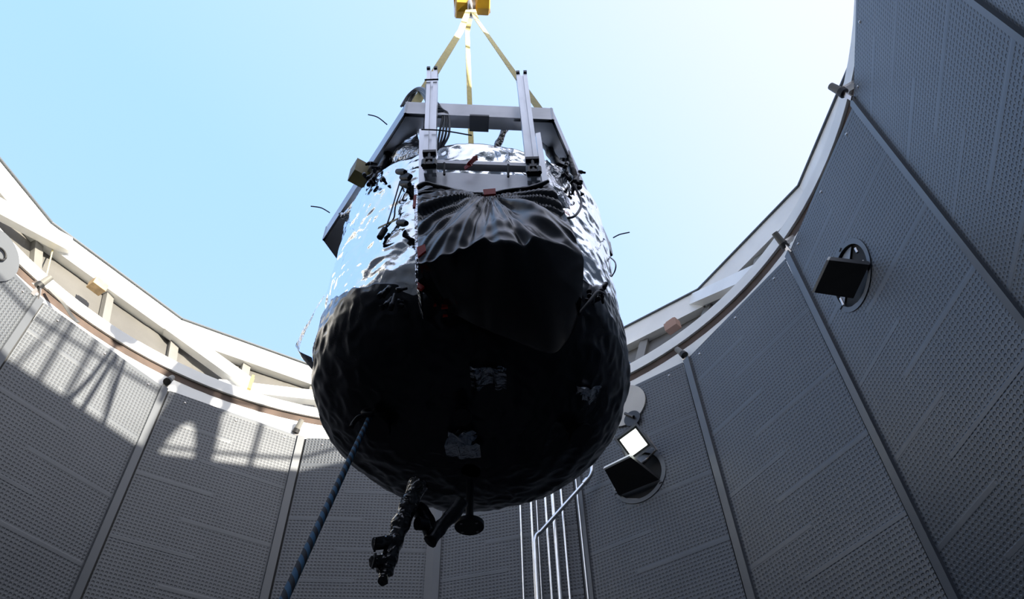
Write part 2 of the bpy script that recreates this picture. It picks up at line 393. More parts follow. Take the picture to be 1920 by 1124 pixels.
# round opening in the right wall and the one behind the drum
(h5, L5) = px_circle(5, [(1561, 520), (1604, 449), (1635, 505), (1586, 592)])
r5 = max(0.12, 0.25*(max(q[0] for q in L5)-min(q[0] for q in L5)+max(q[2] for q in L5)-min(q[2] for q in L5)))
(h3, L3) = px_circle(3, [(1158, 890), (1196, 850), (1243, 888), (1195, 946)])
r3 = max(0.12, 0.25*(max(q[0] for q in L3)-min(q[0] for q in L3)+max(q[2] for q in L3)-min(q[2] for q in L3)))
r5 *= 1.12
print('HOLES', h5, r5, [tuple(round(c, 2) for c in q) for q in L5], h3, r3, [tuple(round(c, 2) for c in q) for q in L3])
def widen(k, hx): return hx*PW/panel_frame(k)[4]
meshes = {'R': panel_mesh('right'), 'L': panel_mesh('left'),
          5: panel_mesh('left', (widen(5, h5[0]), h5[1], r5, r5)), 3: panel_mesh('left', (widen(3, h3[0]), h3[1], r3, r3))}
b = MB(); b.disc((0, 0, 0), (0, -1, 0), 0.011, 0.006, 10, 0.006); SCREW = b.mesh('screw', STEEL, (0, 0, 0), True)
for k in range(-6, 10):
    A, ex, ey, ez, w = panel_frame(k)
    me = meshes.get(k) or (meshes['R'] if k <= 1 else meshes['L'])
    po = bpy.data.objects.new('wall_panel', me); C.objects.link(po); po.parent = wall
    Mx = Matrix(((ex.x, ey.x, 0, A.x-CX), (ex.y, ey.y, 0, A.y-CY), (0, 0, 1, 0), (0, 0, 0, 1)))
    po.matrix_parent_inverse.identity(); po.matrix_basis = Mx @ Matrix.Diagonal((w/PW, 1, 1, 1))
    if -2 <= k <= 7:
        for u in (0.14, 0.5, 0.86):
            s = bpy.data.objects.new('screw', SCREW); C.objects.link(s); s.parent = po; s.location = (u*PW, -0.001, RIM-0.07)

# ------------------------------------------------------------------ rim rail, flared shield, ring of beams
b = MB(); b.lathe([(RW+0.06, RIM+0.26), (RW+0.22, RIM+0.26), (RW+0.22, RIM+0.41), (RW+0.17, RIM+0.42), (RW+0.06, RIM+0.37)], CX, CY, 144, True)
trim = tag(b.build('trim_1', WHITE, org=(CX, CY, RIM+0.2), smooth=True), kind='structure')
b = MB(); b.lathe([(RW+0.083, RIM+0.19), (RW+0.15, RIM+0.19), (RW+0.15, RIM+0.265), (RW+0.083, RIM+0.265)], CX, CY, 144, True)
b.build('gasket', GASK, trim, smooth=True)

VA0 = math.radians(133.5)
def vtx(k, r, z):
    a = VA0+k*DA; return Vector((CX+r*math.cos(a), CY+r*math.sin(a), z))
RINGPX = {-1: (95, 419), 0: (340, 600), 4: (1310, 545), 5: (1499, 350)}
ZR = CZ+5.94
RV = {k: vtx(k, 3.70, ZR) for k in range(-6, 10)}
for k, q in RINGPX.items(): RV[k] = atz(*q, ZR)
up = empty('wall_upper', (CX, CY, ZC0)); tag(up, kind='structure')
def flare_pt(k, f, h, off=0.0):
    """point on the flared shield: facet position k+f, height fraction h, off = into the pit"""
    a = RV[k]; c = RV[(k+1) if k+1 < 10 else -6]
    top = a.lerp(c, f); top = Vector((top.x, top.y, ZC1-0.03))
    ct = Vector((CX, CY, 0)); d = top-ct; d.z = 0; rt = d.length; d.normalize(); top = ct+d*(rt+0.16); top.z = ZC1-0.03
    j0 = vtx(k, RC0, ZC0); j1 = vtx(k+1, RC0, ZC0); bot = j0.lerp(j1, f); dB = (bot-ct); dB.z = 0; bot = ct+dB.normalized()*(RC0+0.07); bot.z = ZC0
    p = bot.lerp(top, h); q = p-ct; q.z = 0
    return p-q.normalized()*off
for k in range(-6, 10):
    b = MB(); vs = []; N = 6
    for h in (0.0, 1.0):
        for o in (0.0, -0.03):
            vs += [flare_pt(k, i/N, h, o) for i in range(N+1)]
    n = N+1; fs = []
    for i in range(N):
        fs += [(i, i+1, 2*n+i+1, 2*n+i), (n+i+1, n+i, 3*n+i, 3*n+i+1), (i+1, i, n+i, n+i+1), (2*n+i, 2*n+i+1, 3*n+i+1, 3*n+i)]
    b.add(vs, fs); b.build('plate', PLATE, up)
    for f in (0.02, 0.52):
        b = MB(); b.beam(flare_pt(k, f, 0.02, 0.03), flare_pt(k, f, 0.98, 0.03), 0.085, 0.05, (CX-RV[k].x, CY-RV[k].y, 0)); b.build('rib', RIBM, up)
ring = empty('trim_2', (CX, CY, ZR)); tag(ring, kind='structure')
for k in range(-6, 10):
    a = RV[k]; c = RV[k+1 if k+1 < 10 else -6]; mid = (a+c)/2; out = Vector((mid.x-CX, mid.y-CY, 0)).normalized(); t = (c-a).normalized()
    a2 = a-t*0.012+Vector((0, 0, -0.12)); c2 = c+t*0.012+Vector((0, 0, -0.12))
    b = MB(); b.beam(a2+out*0.07, c2+out*0.07, 0.14, 0.24); b.build('beam', WHITE, ring)
    b = MB(); b.beam(a+out*0.10+Vector((0, 0, 0.008)), c+out*0.10+Vector((0, 0, 0.008)), 0.24, 0.014); b.build('edge_strip', CAPM, ring)
def brace(p0, p1, w, h=0.09):
    a, c = on_flare(*p0, -0.07), on_flare(*p1, 0.05); n = Vector((CX, CY, 0))-(a+c)/2; n.z = 0
    b = MB(); b.beam(a, c, w, h, n); b.build('brace', WHITE, ring)
brace((-110, 334), (128, 462), 0.15)
brace((318, 618), (462, 722), 0.15)
brace((1298, 566), (1432, 507), 0.13)
brace((408, 726), (640, 752), 0.12)
b = MB()
for q in ((99, 436), (112, 443)):
    v = atz(*q, ZR-0.09); d = Vector((CX-v.x, CY-v.y, 0)).normalized(); b.disc(v+d*0.012, d, 0.026, 0.02, 14)
b.build('bolt', FRAME, ring)
# deck around the ring: people walk here, below the ring's top edge
b = MB(); b.lathe([(3.86, ZR-0.33), (5.4, ZR-0.33), (5.4, ZR-0.26), (3.86, ZR-0.26)], CX, CY, 96, True)
tag(b.build('roof_deck', DECKM, org=(CX, CY, ZR-0.33), smooth=True), kind='structure')

# ------------------------------------------------------------------ the hanging cryostat
cry = empty('cryostat', (DX, DY, ZEQ-DOME)); tag(cry, 'large hanging cryostat drum wrapped in silver foil above and black film below', 'cryostat')
def bound(th):                                   # height where black film starts; its rise at the sides paints in dark reflections
    c = math.cos(th); s = math.sin(th)
    z = CZ+1.93+0.36*abs(c)**1.6
    if s > 0: z = CZ+2.3
    return z+0.035*noise.noise(Vector((c*6, s*6, 3)))+0.02*noise.noise(Vector((c*17, s*17, 9)))
def crinkle(p, a=1.0):
    q = Vector((p.x*1.0, p.y*1.0, p.z*0.8))
    d = noise.noise(q*4.0)*0.012+(ridged(q*8.0+Vector((5, 1, 2)))-0.5)*0.007+(ridged(q*22.0+Vector((1, 7, 3)))-0.5)*0.0035
    return d*a
def prof_r(z):                                   # radius of the body at height z (below the equator an ellipsoid)
    if z >= ZEQ: return DR
    t = min(1, (ZEQ-z)/DOME); return DR*math.sqrt(max(0, 1-t**2))
NT = 420
def surf(th, z, r, nz, amp):
    p = Vector((DX+r*math.cos(th), DY+r*math.sin(th), z)); n = Vector((math.cos(th)*(1-abs(nz)), math.sin(th)*(1-abs(nz)), nz)).normalized()
    return p+n*crinkle(p, amp)
def ztop(th):
    c, s = math.cos(th), math.sin(th)
    return ZTOP+(0.10*abs(c)**3 if s < 0.2 else 0)
b = MB(); NV = 150; vs = []
for i in range(NV+1):
    for j in range(NT):
        th = 2*PI*j/NT; z0, z1 = bound(th), ztop(th); z = z0+(z1-z0)*i/NV
        vs.append(surf(th, z, prof_r(z)+0.004, 0.0, 1.0))
rows = NV+1
for i in range(1, 16):                            # rounded shoulder and shallow crown
    f = i/15
    for j in range(NT):
        th = 2*PI*j/NT; r = DR*(1-f**1.6*0.98); z = ztop(th)*(1-f)+(ZTOP+0.17)*f if f > 0.3 else ztop(th)+0.10*f
        vs.append(surf(th, z, r, min(0.95, f*1.3), 1.3))
    rows += 1
b.add(vs, [(i*NT+j, i*NT+(j+1) % NT, (i+1)*NT+(j+1) % NT, (i+1)*NT+j) for i in range(rows-1) for j in range(NT)])
b.build('foil_jacket', FOIL, cry, smooth='full')
b = MB(); vs = []; NV = 130
for i in range(NV+1):
    for j in range(NT):
        th = 2*PI*j/NT; z0 = bound(th)+0.012; zb = ZEQ-DOME+0.0005
        f = i/NV; zc = zb+(z0-zb)*(1-math.cos(f*PI/2)) if False else z0-(z0-zb)*math.sin(f*PI/2)
        r = prof_r(zc)+(0.006 if i else 0.002); nz = -max(0, (ZEQ-zc)/DOME)
        vs.append(surf(th, zc, r, nz*0.9, 1.25))
b.add(vs, [(i*NT+j, i*NT+(j+1) % NT, (i+1)*NT+(j+1) % NT, (i+1)*NT+j) for i in range(NV) for j in range(NT)])
b.build('black_cover', DOMEF, cry, smooth='full', label='black glossy film over the rounded bottom')

# crumpled bright metal patches added for the sky glints in the black film
def patch(name, quad_px, m, amp=0.016, n=16, surf_f=on_dome, off=0.02):
    b = MB(); vs = []
    for i in range(n+1):
        for j in range(n+1):
            u, v = i/n, j/n
            x = (quad_px[0][0]*(1-u)+quad_px[1][0]*u)*(1-v)+(quad_px[3][0]*(1-u)+quad_px[2][0]*u)*v
            y = (quad_px[0][1]*(1-u)+quad_px[1][1]*u)*(1-v)+(quad_px[3][1]*(1-u)+quad_px[2][1]*u)*v
            e = min(u, 1-u, v, 1-v)
            x += 14*noise.noise(Vector((u*3, v*3, 1+quad_px[0][0]))); y += 14*noise.noise(Vector((u*3, v*3, 7+quad_px[0][0])))
            p = surf_f(x, y, off); n3 = (p-Vector((DX, DY, ZEQ))).normalized()
            if surf_f is on_drum: n3 = Vector((p.x-DX, p.y-DY, 0)).normalized()
            p = p+n3*((ridged(Vector((u*4, v*4, quad_px[0][0])))-.5)*amp+(ridged(Vector((u*9, v*9, quad_px[0][0])))-.5)*amp*.5-(0.022 if e < 0.01 and v < 1 else 0))+Vector((0, -0.085*v, 0))
            vs.append(p)
        vs.append(surf_f(x, y-3, 0.0))
    w2 = n+2; b.add(vs, [(i*w2+j, (i+1)*w2+j, (i+1)*w2+j+1, i*w2+j+1) for i in range(n) for j in range(n+1)])
    return b.build(name, m, cry, fix=True)
patch('film_glint', [(882, 690), (945, 692), (950, 735), (884, 728)], PATCH)
patch('film_glint', [(840, 812), (888, 812), (902, 862), (838, 862)], PATCH)
patch('film_glint', [(1088, 738), (1118, 738), (1116, 762), (1090, 760)], PATCH, 0.01)

# six-sided aluminium channel frame round the top
ZF = CZ+3.05
NL, NRt, Lc, Rc = (atz(760, 206, ZF), atz(1037, 218, ZF), atz(607, 443, ZF), atz(1147, 472, ZF))
cen = (Lc+Rc)/2; FL = cen*2-NRt; FRr = cen*2-NL
hexa = [NL, NRt, Rc, FRr, FL, Lc]
for i in range(6):
    a, c = hexa[i], hexa[(i+1) % 6]; mid = (a+c)/2; out = (mid-cen).normalized(); t = (c-a).normalized(); a2 = a-t*0.004; c2 = c+t*0.004
    sgn = 1 if t.cross(Vector((0, 0, 1))).dot(out) > 0 else -1
    H, Wd, T = 0.105, 0.06, 0.008
    pr = [(0, 0), (-Wd, 0), (-Wd, T), (-T, T), (-T, H-T), (-Wd, H-T), (-Wd, H), (0, H)]
    if sgn < 0: pr = [(-x, y) for x, y in pr]
    b = MB(); b.beam(a2-Vector((0, 0, 0.03)), c2-Vector((0, 0, 0.03)), 0, 0, (0, 0, 1), pr); b.build('frame_beam', FRAME, cry)
# gusset plates in the corners and a splice plate in the near beam
for i in range(6):
    v = hexa[i]; p0 = v.lerp(hexa[i-1], 0.26); p1 = v.lerp(hexa[(i+1) % 6], 0.26); ins = (cen-v).normalized()*0.012
    b = MB(); b.slab([v+ins, p0+ins, p1+ins], (0, 0, 0.008)); 
    for q in b.v: q.z -= 0.042
    b.build('gusset', FRAME, cry)
b = MB(); m0, m1 = NL.lerp(NRt, 0.43), NL.lerp(NRt, 0.56); b.beam(m0+Vector((0, 0.03, -0.035)), m1+Vector((0, 0.03, -0.035)), 0.075, 0.012); b.build('splice_plate', GREYP, cry)
for q in ((677, 326), ):
    v = atz(*q, ZF-0.02); b = MB(); t = (Lc-NL).normalized(); b.beam(v-t*0.035, v+t*0.035, 0.085, 0.10); b.build('yellow_clamp', YCLAMP, cry, label='dull yellow clamp on the left frame beam')
v = atz(1137, 478, ZF-0.04); b = MB(); b.box(v, (0.03, 0.02, 0.035)); b.build('blue_tab', BLUET, cry, label='small blue tape tab')
# outriggers that carry the frame on the drum
for q0, q1, y0 in (((742, 262), (700, 345), 1.72), ((772, 262), (728, 330), 1.72), ((1018, 262), (1052, 322), 1.72), ((1062, 288), (1083, 352), 1.78)):
    b = MB(); a = aty(*q0, y0); c = aty(*q1, y0+0.03); pts = [a.lerp(c, i/14) for i in range(15)]
    b.tube(pts, [0.019*(1+0.25*noise.noise(Vector((i*.9, q0[0], 0)))) for i in range(15)], 10, True, 0.3); b.build('padded_strut', PAD, cry, smooth='full')
b = MB(); a, c = aty(950, 236, 1.92), aty(929, 282, 1.95); b.tube([a.lerp(c, i/10) for i in range(11)], [0.017]*11, 10, True, 0.35); b.build('wrapped_stay', WRAP, cry, smooth='full')
# loose foil between frame and drum
def flap(pts_bot, pts_top, seed, m=FOILC, amp=0.03, n=(36, 14)):
    B = bez(pts_bot, max(1, n[0]//(len(pts_bot)-1))); T = bez(pts_top, max(1, n[0]//(len(pts_top)-1))); N = min(len(B), len(T)); vs = []
    for i in range(N):
        for j in range(n[1]+1):
            p = B[i].lerp(T[i], j/n[1]); q = p*11+Vector((seed, 0, 0))
            d = Vector((noise.noise(q), noise.noise(q+Vector((9, 0, 0))), noise.noise(q+Vector((0, 9, 0)))))*amp+Vector((0, -1, 0))*(ridged(p*20)-.5)*amp*.5
            vs.append(p+d)
    w = n[1]+1; b = MB(); b.add(vs, [(i*w+j, (i+1)*w+j, (i+1)*w+j+1, i*w+j+1) for i in range(N-1) for j in range(n[1])])
    return b
flap([aty(668, 420, 1.98), aty(700, 350, 1.82), aty(745, 330, 1.7), aty(782, 330, 1.62)], [aty(640, 408, 2.0), aty(706, 318, 1.80), aty(752, 262, 1.70), aty(786, 246, 1.64)], 3).build('loose_foil', FOILC, cry, smooth='full')
flap([aty(1022, 350, 1.62), aty(1050, 380, 1.7), aty(1085, 420, 1.85), aty(1110, 470, 2.0)], [aty(1020, 300, 1.64), aty(1058, 316, 1.72), aty(1090, 365, 1.86), aty(1122, 440, 2.0)], 8).build('loose_foil', FOILC, cry, smooth='full')
flap([aty(590, 700, 2.1), aty(566, 672, 2.08), aty(566, 640, 2.08), aty(604, 560, 2.06)], [aty(586, 672, 2.05), aty(558, 655, 2.03), aty(560, 632, 2.03), aty(612, 548, 2.02)], 5, amp=0.008).build('foil_strap', FOILC, cry, smooth='full', label='foil strap looping off the left side')
flap([aty(818, 312, 1.66), aty(870, 300, 1.66), aty(930, 300, 1.66), aty(990, 316, 1.66)], [aty(815, 296, 1.72), aty(870, 279, 1.74), aty(930, 281, 1.74), aty(990, 303, 1.72)], 13, amp=0.016).build('loose_foil', FOILC, cry, smooth='full')

# upright slotted rails
def slot_rail(pb, pt, w=0.046):
    a, c = Vector(pb), Vector(pt)
    h, s, d = w/2, 0.006, 0.012
    pr = [(-h, -h), (-s, -h), (-s, -h+d), (s, -h+d), (s, -h), (h, -h), (h, -s), (h-d, -s), (h-d, s), (h, s), (h, h), (s, h), (s, h-d), (-s, h-d), (-s, h), (-h, h), (-h, s), (-h+d, s), (-h+d, -s), (-h, -s)]
    b = MB(); b.beam(a, c, 0, 0, (0, 1, 0), pr); return b
YR = 1.50
for side, pb, pt in (('l', (806, 322), (811, 138)), ('r', (1001, 336), (978, 146))):
    a, c = aty(*pb, YR), aty(*pt, YR-0.01)
    rl = slot_rail(a, c).build('upright_rail', ALU, cry)
    t = (c-a).normalized()
    b = MB()
    for dx in (-0.016, 0.016): b.box(c+Vector((dx, -0.004, 0.004)), (0.015, 0.05, 0.018))
    b.build('end_cap', BLKMET, rl)
    b = MB(); b.tube([a-t*0.01+Vector((0, -0.03, 0)), a+t*0.075+Vector((0, -0.03, 0))], 0.007, 8)
    for dz in (0.0, 0.035, 0.085):
        b.box(a+t*dz+Vector((0, -0.027, 0)), (0.05 if dz != .035 else .025, 0.022, 0.016))
    for dx in (-0.02, 0.02): b.tube([a+Vector((dx, -0.035, -0.015)), a+Vector((dx, -0.035, 0.02))], 0.009, 8)
    b.build('bolted_bracket', BLKMET, rl)
    if side == 'l':
        b = MB(); b.tube([c-t*0.125+Vector((-.03, -.03, 0)), c-t*0.125+Vector((.03, -.03, 0))], 0.004, 6); b.build('cable_tie', BLACK, rl)
# side plates, cross bar and grey mounting plate between the rails
for q, w in (([(786, 242), (797, 242), (797, 348), (785, 348)], 0), ([(1004, 250), (1013, 248), (1027, 336), (1017, 344)], 1)):
    b = MB(); b.slab([aty(x, y, YR+0.02) for x, y in q], (0, 0.10, 0.0)); b.build('side_plate', ALU, cry)
b = MB(); b.slab([aty(x, y, YR+0.03) for x, y in ((797, 322), (1016, 330), (1022, 372), (788, 366))], (0, 0.03, 0.0)); b.build('mounting_plate', PLGREY, cry)
b = MB(); a, c = aty(818, 309, YR+0.04), aty(990, 315, YR+0.04); b.beam(a, c, 0.03, 0.022); b.build('cross_bar', FRAME, cry)
for q in ((833, 306, 328), (953, 309, 332)):
    b = MB(); b.tube([aty(q[0], q[1], YR+0.01), aty(q[0], q[2], YR+0.01)], 0.0045, 8); b.build('pin', BLACK, cry)
# tall foil-edged board beside the wrapped box
b = MB(); b.slab([aty(x, y, 1.5 if y < 400 else 1.46) for x, y in ((776, 345), (785, 345), (786, 543), (779, 528))], (0, 0.12, 0.0)); b.build('foil_board', FOILC, cry)

# instrument box under a black plastic bag
secs = [  # top edge, lip, underside edge (pixel, depth in metres)
    ((783, 350, 1.47), (784, 494, 1.37), (786, 541, 1.60)),
    ((825, 347, 1.46), (838, 480, 1.35), (828, 578, 1.60)),
    ((872, 359, 1.46), (902, 452, 1.34), (880, 606, 1.58)),
    ((920, 364, 1.46), (955, 462, 1.33), (950, 634, 1.57)),
    ((965, 359, 1.46), (1010, 446, 1.34), (1028, 662, 1.53)),
    ((1000, 350, 1.47), (1058, 458, 1.35), (1062, 640, 1.46)),
    ((1028, 340, 1.48), (1095, 490, 1.38), (1084, 594, 1.40))]
tops = bez([aty(*s[0][:2], s[0][2]) for s in secs], 24); lips = bez([aty(*s[1][:2], s[1][2]) for s in secs], 24); bots = bez([aty(*s[2][:2], s[2][2]) for s in secs], 24)
tape = aty(918, 363, 1.45)
b = MB(); vs = []; NA, NB, NC = 64, 44, 6; nseg = len(tops)
for i in range(nseg):
    t, l, o = tops[i], lips[i], bots[i]; back = Vector((t.x, 1.72, t.z)); back2 = Vector((o.x, 1.76, o.z+0.42))
    col = []
    for j in range(NC): col.append((back.lerp(t, j/NC), 0))
    for j in range(NA):
        f = j/NA; p = t.lerp(l, f); p.z += 0.02*math.sin(f*PI); p.y -= 0.02*math.sin(f*PI); col.append((p, 1))
    for j in range(NB): 
        f = j/NB; p = l.lerp(o, f); p.z -= 0.03*math.sin(f*PI); col.append((p, 0.5))
    for j in range(NC+1): col.append((o.lerp(back2, j/NC), 0.0))
    for p, wgt in col:
        d = p-tape; an = math.atan2(d.z+0.03, d.x); rr = d.length
        fold = (ridged_s(Vector((an*4.2, rr*2.0, 1.0)))-.45)*0.032*min(1, rr*5+0.25)+(ridged_s(Vector((an*9.5, rr*3.0, 4.0)))-.5)*0.020
        cr = noise.noise(p*8)*0.012+(ridged_s(p*15)-.5)*0.006
        edge = min(i, nseg-1-i)/10
        q = p+Vector((0, -0.75, 0.55))*(fold*min(1, edge+0.3)+cr)*wgt
        vs.append(q)
w = len(col)
b.add(vs, [(i*w+j, (i+1)*w+j, (i+1)*w+j+1, i*w+j+1) for i in range(nseg-1) for j in range(w-1)]+[tuple(range(w)), tuple(range((nseg-1)*w+w-1, (nseg-1)*w-1, -1))])
bag = b.build('wrapped_box', BLKBAG, cry, smooth='full', label='instrument box under a black plastic bag')
# gathered collar of the bag
for q in ([(783, 352), (800, 344), (828, 352), (868, 362), (905, 366)], [(784, 366), (815, 362), (860, 372), (915, 366)], [(922, 366), (965, 356), (1000, 352), (1028, 340)], [(924, 370), (970, 372), (1005, 366), (1032, 362)]):
    pts = bez([aty(x, y, 1.44) for x, y in q], 8); b = MB(); b.tube(pts, [0.008*(1+0.25*math.sin(i*0.45)) for i in range(len(pts))], 10, True, 0); b.build('bag_gather', BLKBAG, bag, smooth='full')
def tape_piece(q, y, th=0.006, m=RED, par=None, name='red_tape'):
    b = MB(); b.slab([aty(px, py, y) for px, py in q], (0, -th, 0.003)); return b.build(name, m, par or bag)
tape_piece([(906, 359), (929, 357), (930, 367), (908, 369)], 1.415)
tape_piece([(782, 468), (797, 462), (799, 474), (784, 486)], 1.35)
tape_piece([(783, 533), (796, 541), (790, 547), (783, 543)], 1.45)
tape_piece([(776, 370), (781, 368), (779, 392), (774, 392)], 1.42)
b = MB(); b.ribbon(bez([aty(871, 316, 1.5), aty(880, 309, 1.49), aty(888, 299, 1.49), aty(895, 296, 1.5)], 5), 0.02, 0.003, (0.3, -0.3, 1)); b.build('red_streamer', RED, cry, label='red ribbon on the cross bar')
for q in ((834, 577, 11, 9), (816, 574, 5, 5), (835, 594, 8, 4)):
    v = on_dome(q[0], q[1], 0.04) if q[1] > 700 else on_drum(q[0], q[1], 0.035)
    b = MB(); s = 0.0019; b.slab([v+Vector((-q[2]*s/2, 0, -q[3]*s/2)), v+Vector((q[2]*s/2, -.002, -q[3]*s/2)), v+Vector((q[2]*s*.4, 0, q[3]*s/2)), v+Vector((-q[2]*s*.45, 0, q[3]*s/2))], (0, -0.006, 0)); b.build('red_tag', RED, cry)

# fittings under the drum
fp = aty(880, 986, 2.14); b = MB(); b.disc(fp-Vector((0, 0, 0.006)), (0, 0, 1), 0.047, 0.014, 36); fl = b.build('flange', BLKMET, cry, smooth=True, label='black round flange hanging under the drum')
b = MB(); b.tube([fp, fp+Vector((0, 0, 0.17))], 0.0125, 16); b.build('stem', BLKMET, fl, smooth=True)
for a in (45, 135, 225, 315):
    b = MB(); b.disc(fp+Vector((0.034*math.cos(math.radians(a)), 0.034*math.sin(math.radians(a)), -0.006)), (0, 0, -1), 0.0045, 0.003, 10); b.build('bolt', STEEL, fl)
YV = 1.95
pts = bez([aty(785, 905, YV), aty(768, 945, YV), aty(752, 985, YV), aty(738, 1022, YV), aty(727, 1058, YV), aty(719, 1076, YV)], 8)
b = MB(); b.tube(pts, [(0.029-0.008*i/len(pts))*(1+0.08*math.sin(i*0.9)) for i in range(len(pts))], 16, True, 0.2); arm = b.build('wrapped_arm', WRAP, cry, smooth='full', label='foil-wrapped valve arm hanging below')
for q0, q1, r in (((744, 1016), (701, 1021), 0.018), ((733, 1050), (697, 1055), 0.017), ((722, 1070), (718, 1091), 0.015)):
    b = MB(); a, c = aty(*q0, YV), aty(*q1, YV-0.03); b.tube([a, a.lerp(c, .5), c], [r, r*1.02, r*.95], 14, True, .2); b.build('valve_stub', WRAP, arm, smooth=True)
b = MB(); b.tube([aty(702, 1036, YV-.03), aty(706, 1008, YV-.05)], 0.003, 6); b.build('cable_tie', BLACK, arm)
b = MB(); b.disc(aty(703, 1053, YV-.031), (-1, -.4, 0), 0.021, 0.006, 14); b.build('valve_stub', BLKMET, arm)
pts = [aty(868, 940, 2.0), aty(846, 968, 2.0), aty(822, 996, 1.99), aty(806, 1016, 1.98)]
b = MB(); b.tube(bez(pts, 6), 0.021, 12, True, .35); elb = b.build('wrapped_elbow', PAD, cry, smooth='full', label='black wrapped elbow fitting under the drum')
b = MB(); b.tube(bez([aty(784, 952, 2.0), aty(800, 978, 2.0), aty(812, 1004, 1.99)], 6), [0.024]*13, 12, True, .35); b.build('elbow_arm', PAD, elb, smooth='full')
b = MB(); b.tube([aty(800, 984, 1.97), aty(782, 982, 1.95)], [0.018, 0.02], 12); b.build('valve_stub', BLKMET, elb, smooth=True)
def port(x, y, r, m=BLKMET):
    p = on_dome(x, y, 0.02); n = Vector(((p.x-DX)/DR**2, (p.y-DY)/DR**2, (p.z-ZEQ)/DOME**2)).normalized()
    b = MB(); b.disc(p-n*0.03, n, r*0.6, 0.06, 20); b.disc(p+n*0.028, n, r, 0.014, 28); o = b.build('blank_flange', m, cry, smooth=True)
    return p+n*0.045, n
port(1078, 805, 0.046); pe, ne = port(716, 790, 0.05); port(868, 772, 0.03)
b = MB(); ep = on_dome(693, 783, 0.05); b.tube([ep+Vector((0, 0.05, 0.06)), ep+Vector((0, 0, 0.0))], 0.009, 10); b.build('eye_bolt', STEEL, cry)

# cables, ties and tape on the drum
def cable(pts, r, m=CABLE, name='cable', par=None, **k):
    b = MB(); b.tube(bez(pts, 8), r, 8); return b.build(name, m, par or cry, smooth='full', **k)
for i, dx in enumerate((0, 5, 10, 15, 20)):
    cable([aty(752+dx*0.9, 200, 1.72), aty(766+dx*.7, 178-dx*.3, 1.70), aty(784+dx*.3, 165+dx*.5, 1.66), aty(800, 172+dx, 1.58), aty(802, 205, 1.56)], 0.0055, CABLE if i % 2 else CABLEL)
for i, dx in enumerate((0, 6, 12, 18)):
    cable([aty(818, 190+dx, 1.54), aty(830+dx*.5, 212, 1.55), aty(824+dx, 250, 1.57), aty(818+dx*.6, 282-dx*.3, 1.6)], 0.005, CABLE if i % 2 == 0 else CABLEL)
cable([aty(800, 160, 1.53), aty(799, 200, 1.55), aty(796, 240, 1.56)], 0.006, CABLEL)
for q in ([(690, 215, 1.7), (708, 220, 1.72), (726, 234, 1.75)], [(583, 387, 2.0), (602, 390, 2.0), (618, 399, 2.05)], [(1150, 446, 2.1), (1162, 440, 2.06), (1180, 436, 2.02)], [(790, 243, 1.46), (830, 245, 1.46), (884, 254, 1.42)]):
    cable([aty(*p) for p in q], 0.0028, BLACK, 'tie_tail')
cable([aty(1132, 476, 2.1), aty(1152, 490, 2.0), aty(1153, 508, 2.0), aty(1140, 528, 2.1)], 0.003, CABLEL, 'wire')
cable([on_drum(1075, 345, .04), on_drum(1090, 380, .05), on_drum(1078, 405, .06), on_drum(1055, 410, .04)], 0.005, CABLE)
cable([on_drum(757, 345, .02), on_drum(742, 385, .025), on_drum(738, 410, .02), on_drum(720, 432, .02)], 0.003, BLACK, 'wire')
cable([on_drum(750, 340, .02), on_drum(734, 395, .03), on_drum(724, 425, .03), on_drum(713, 445, .02)], 0.003, CABLE, 'wire')
b = MB(); b.tube([on_drum(722, 430, .02), on_drum(712, 446, .025)], 0.012, 10); b.build('cable_plug', BLACK, cry)
b = MB(); b.ribbon([on_drum(709, 428, .03), on_drum(747, 410, .03)], 0.014, 0.002, (0.3, 0, 1)); b.build('yellow_tape', YTAPE, cry)
for q in ((760, 322), (768, 333), (768, 345), (762, 418), (770, 330)):
    b = MB(); p = on_drum(q[0]-14, q[1], .03); c = on_drum(q[0], q[1]+1, .06); b.tube([p, p.lerp(c, .6), c], [0.012, 0.014, 0.009], 10); b.build('connector', BLACK, cry, smooth=True)
random.seed(4)
for (x0, y0, n, sp) in ((702, 325, 9, 22), (1072, 318, 9, 22), (1090, 356, 7, 16), (735, 560, 8, 20), (1118, 552, 7, 14)):
    b = MB()
    for i in range(n):
        p = on_drum(x0+random.uniform(-sp, sp), y0+random.uniform(-sp, sp), 0.03); d = Vector((random.uniform(-.5, .5), random.uniform(-.5, .2), random.uniform(-1, 1)))*0.032
        b.tube([p-d, p-d*.2, p-d*.15, p+d], [0.009, 0.009, 0.006, 0.005], 8)
    o = b.build('connector_cluster', PAD, cry, smooth='full'); o['kind'] = 'stuff'
cable([on_drum(1085, 590, .03), on_drum(1105, 566, .05), on_drum(1120, 548, .05), on_drum(1132, 552, .03)], 0.006, BLACK)

# ------------------------------------------------------------------ slings, hook block, tag line
HK = aty(882, 26, 2.2)
def sling(pts, label, w=0.034, side=(1, 0, 0)):
    b = MB(); P = []
    for i in range(len(pts)-1):
        for j in range(10): P.append(pts[i].lerp(pts[i+1], j/10))
    P.append(pts[-1]); sd = [Matrix.Rotation(0.5*math.sin(i*0.13), 3, 'Z') @ Vector(side) for i in range(len(P))]
    b.ribbon(P, w, 0.005, sd); o = b.build('lifting_sling', STRAP, org=pts[-1], smooth=True)
    return tag(o, label, 'sling', 'yellow lifting slings')
top = ZF+0.07
sling([HK+Vector((-0.012, -0.03, 0)), aty(864, 58, 2.1), NL.lerp(Lc, 0.06)+Vector((0.03, .02, .07))], 'yellow webbing sling running down to the left corner of the frame', 0.042)
sling([HK+Vector((-0.004, 0.03, -0.02)), aty(876, 60, 2.28), Vector((DX-0.02, DY+0.42, ZF+0.02))], 'yellow webbing sling hanging straight down in the middle behind the frame', 0.036)
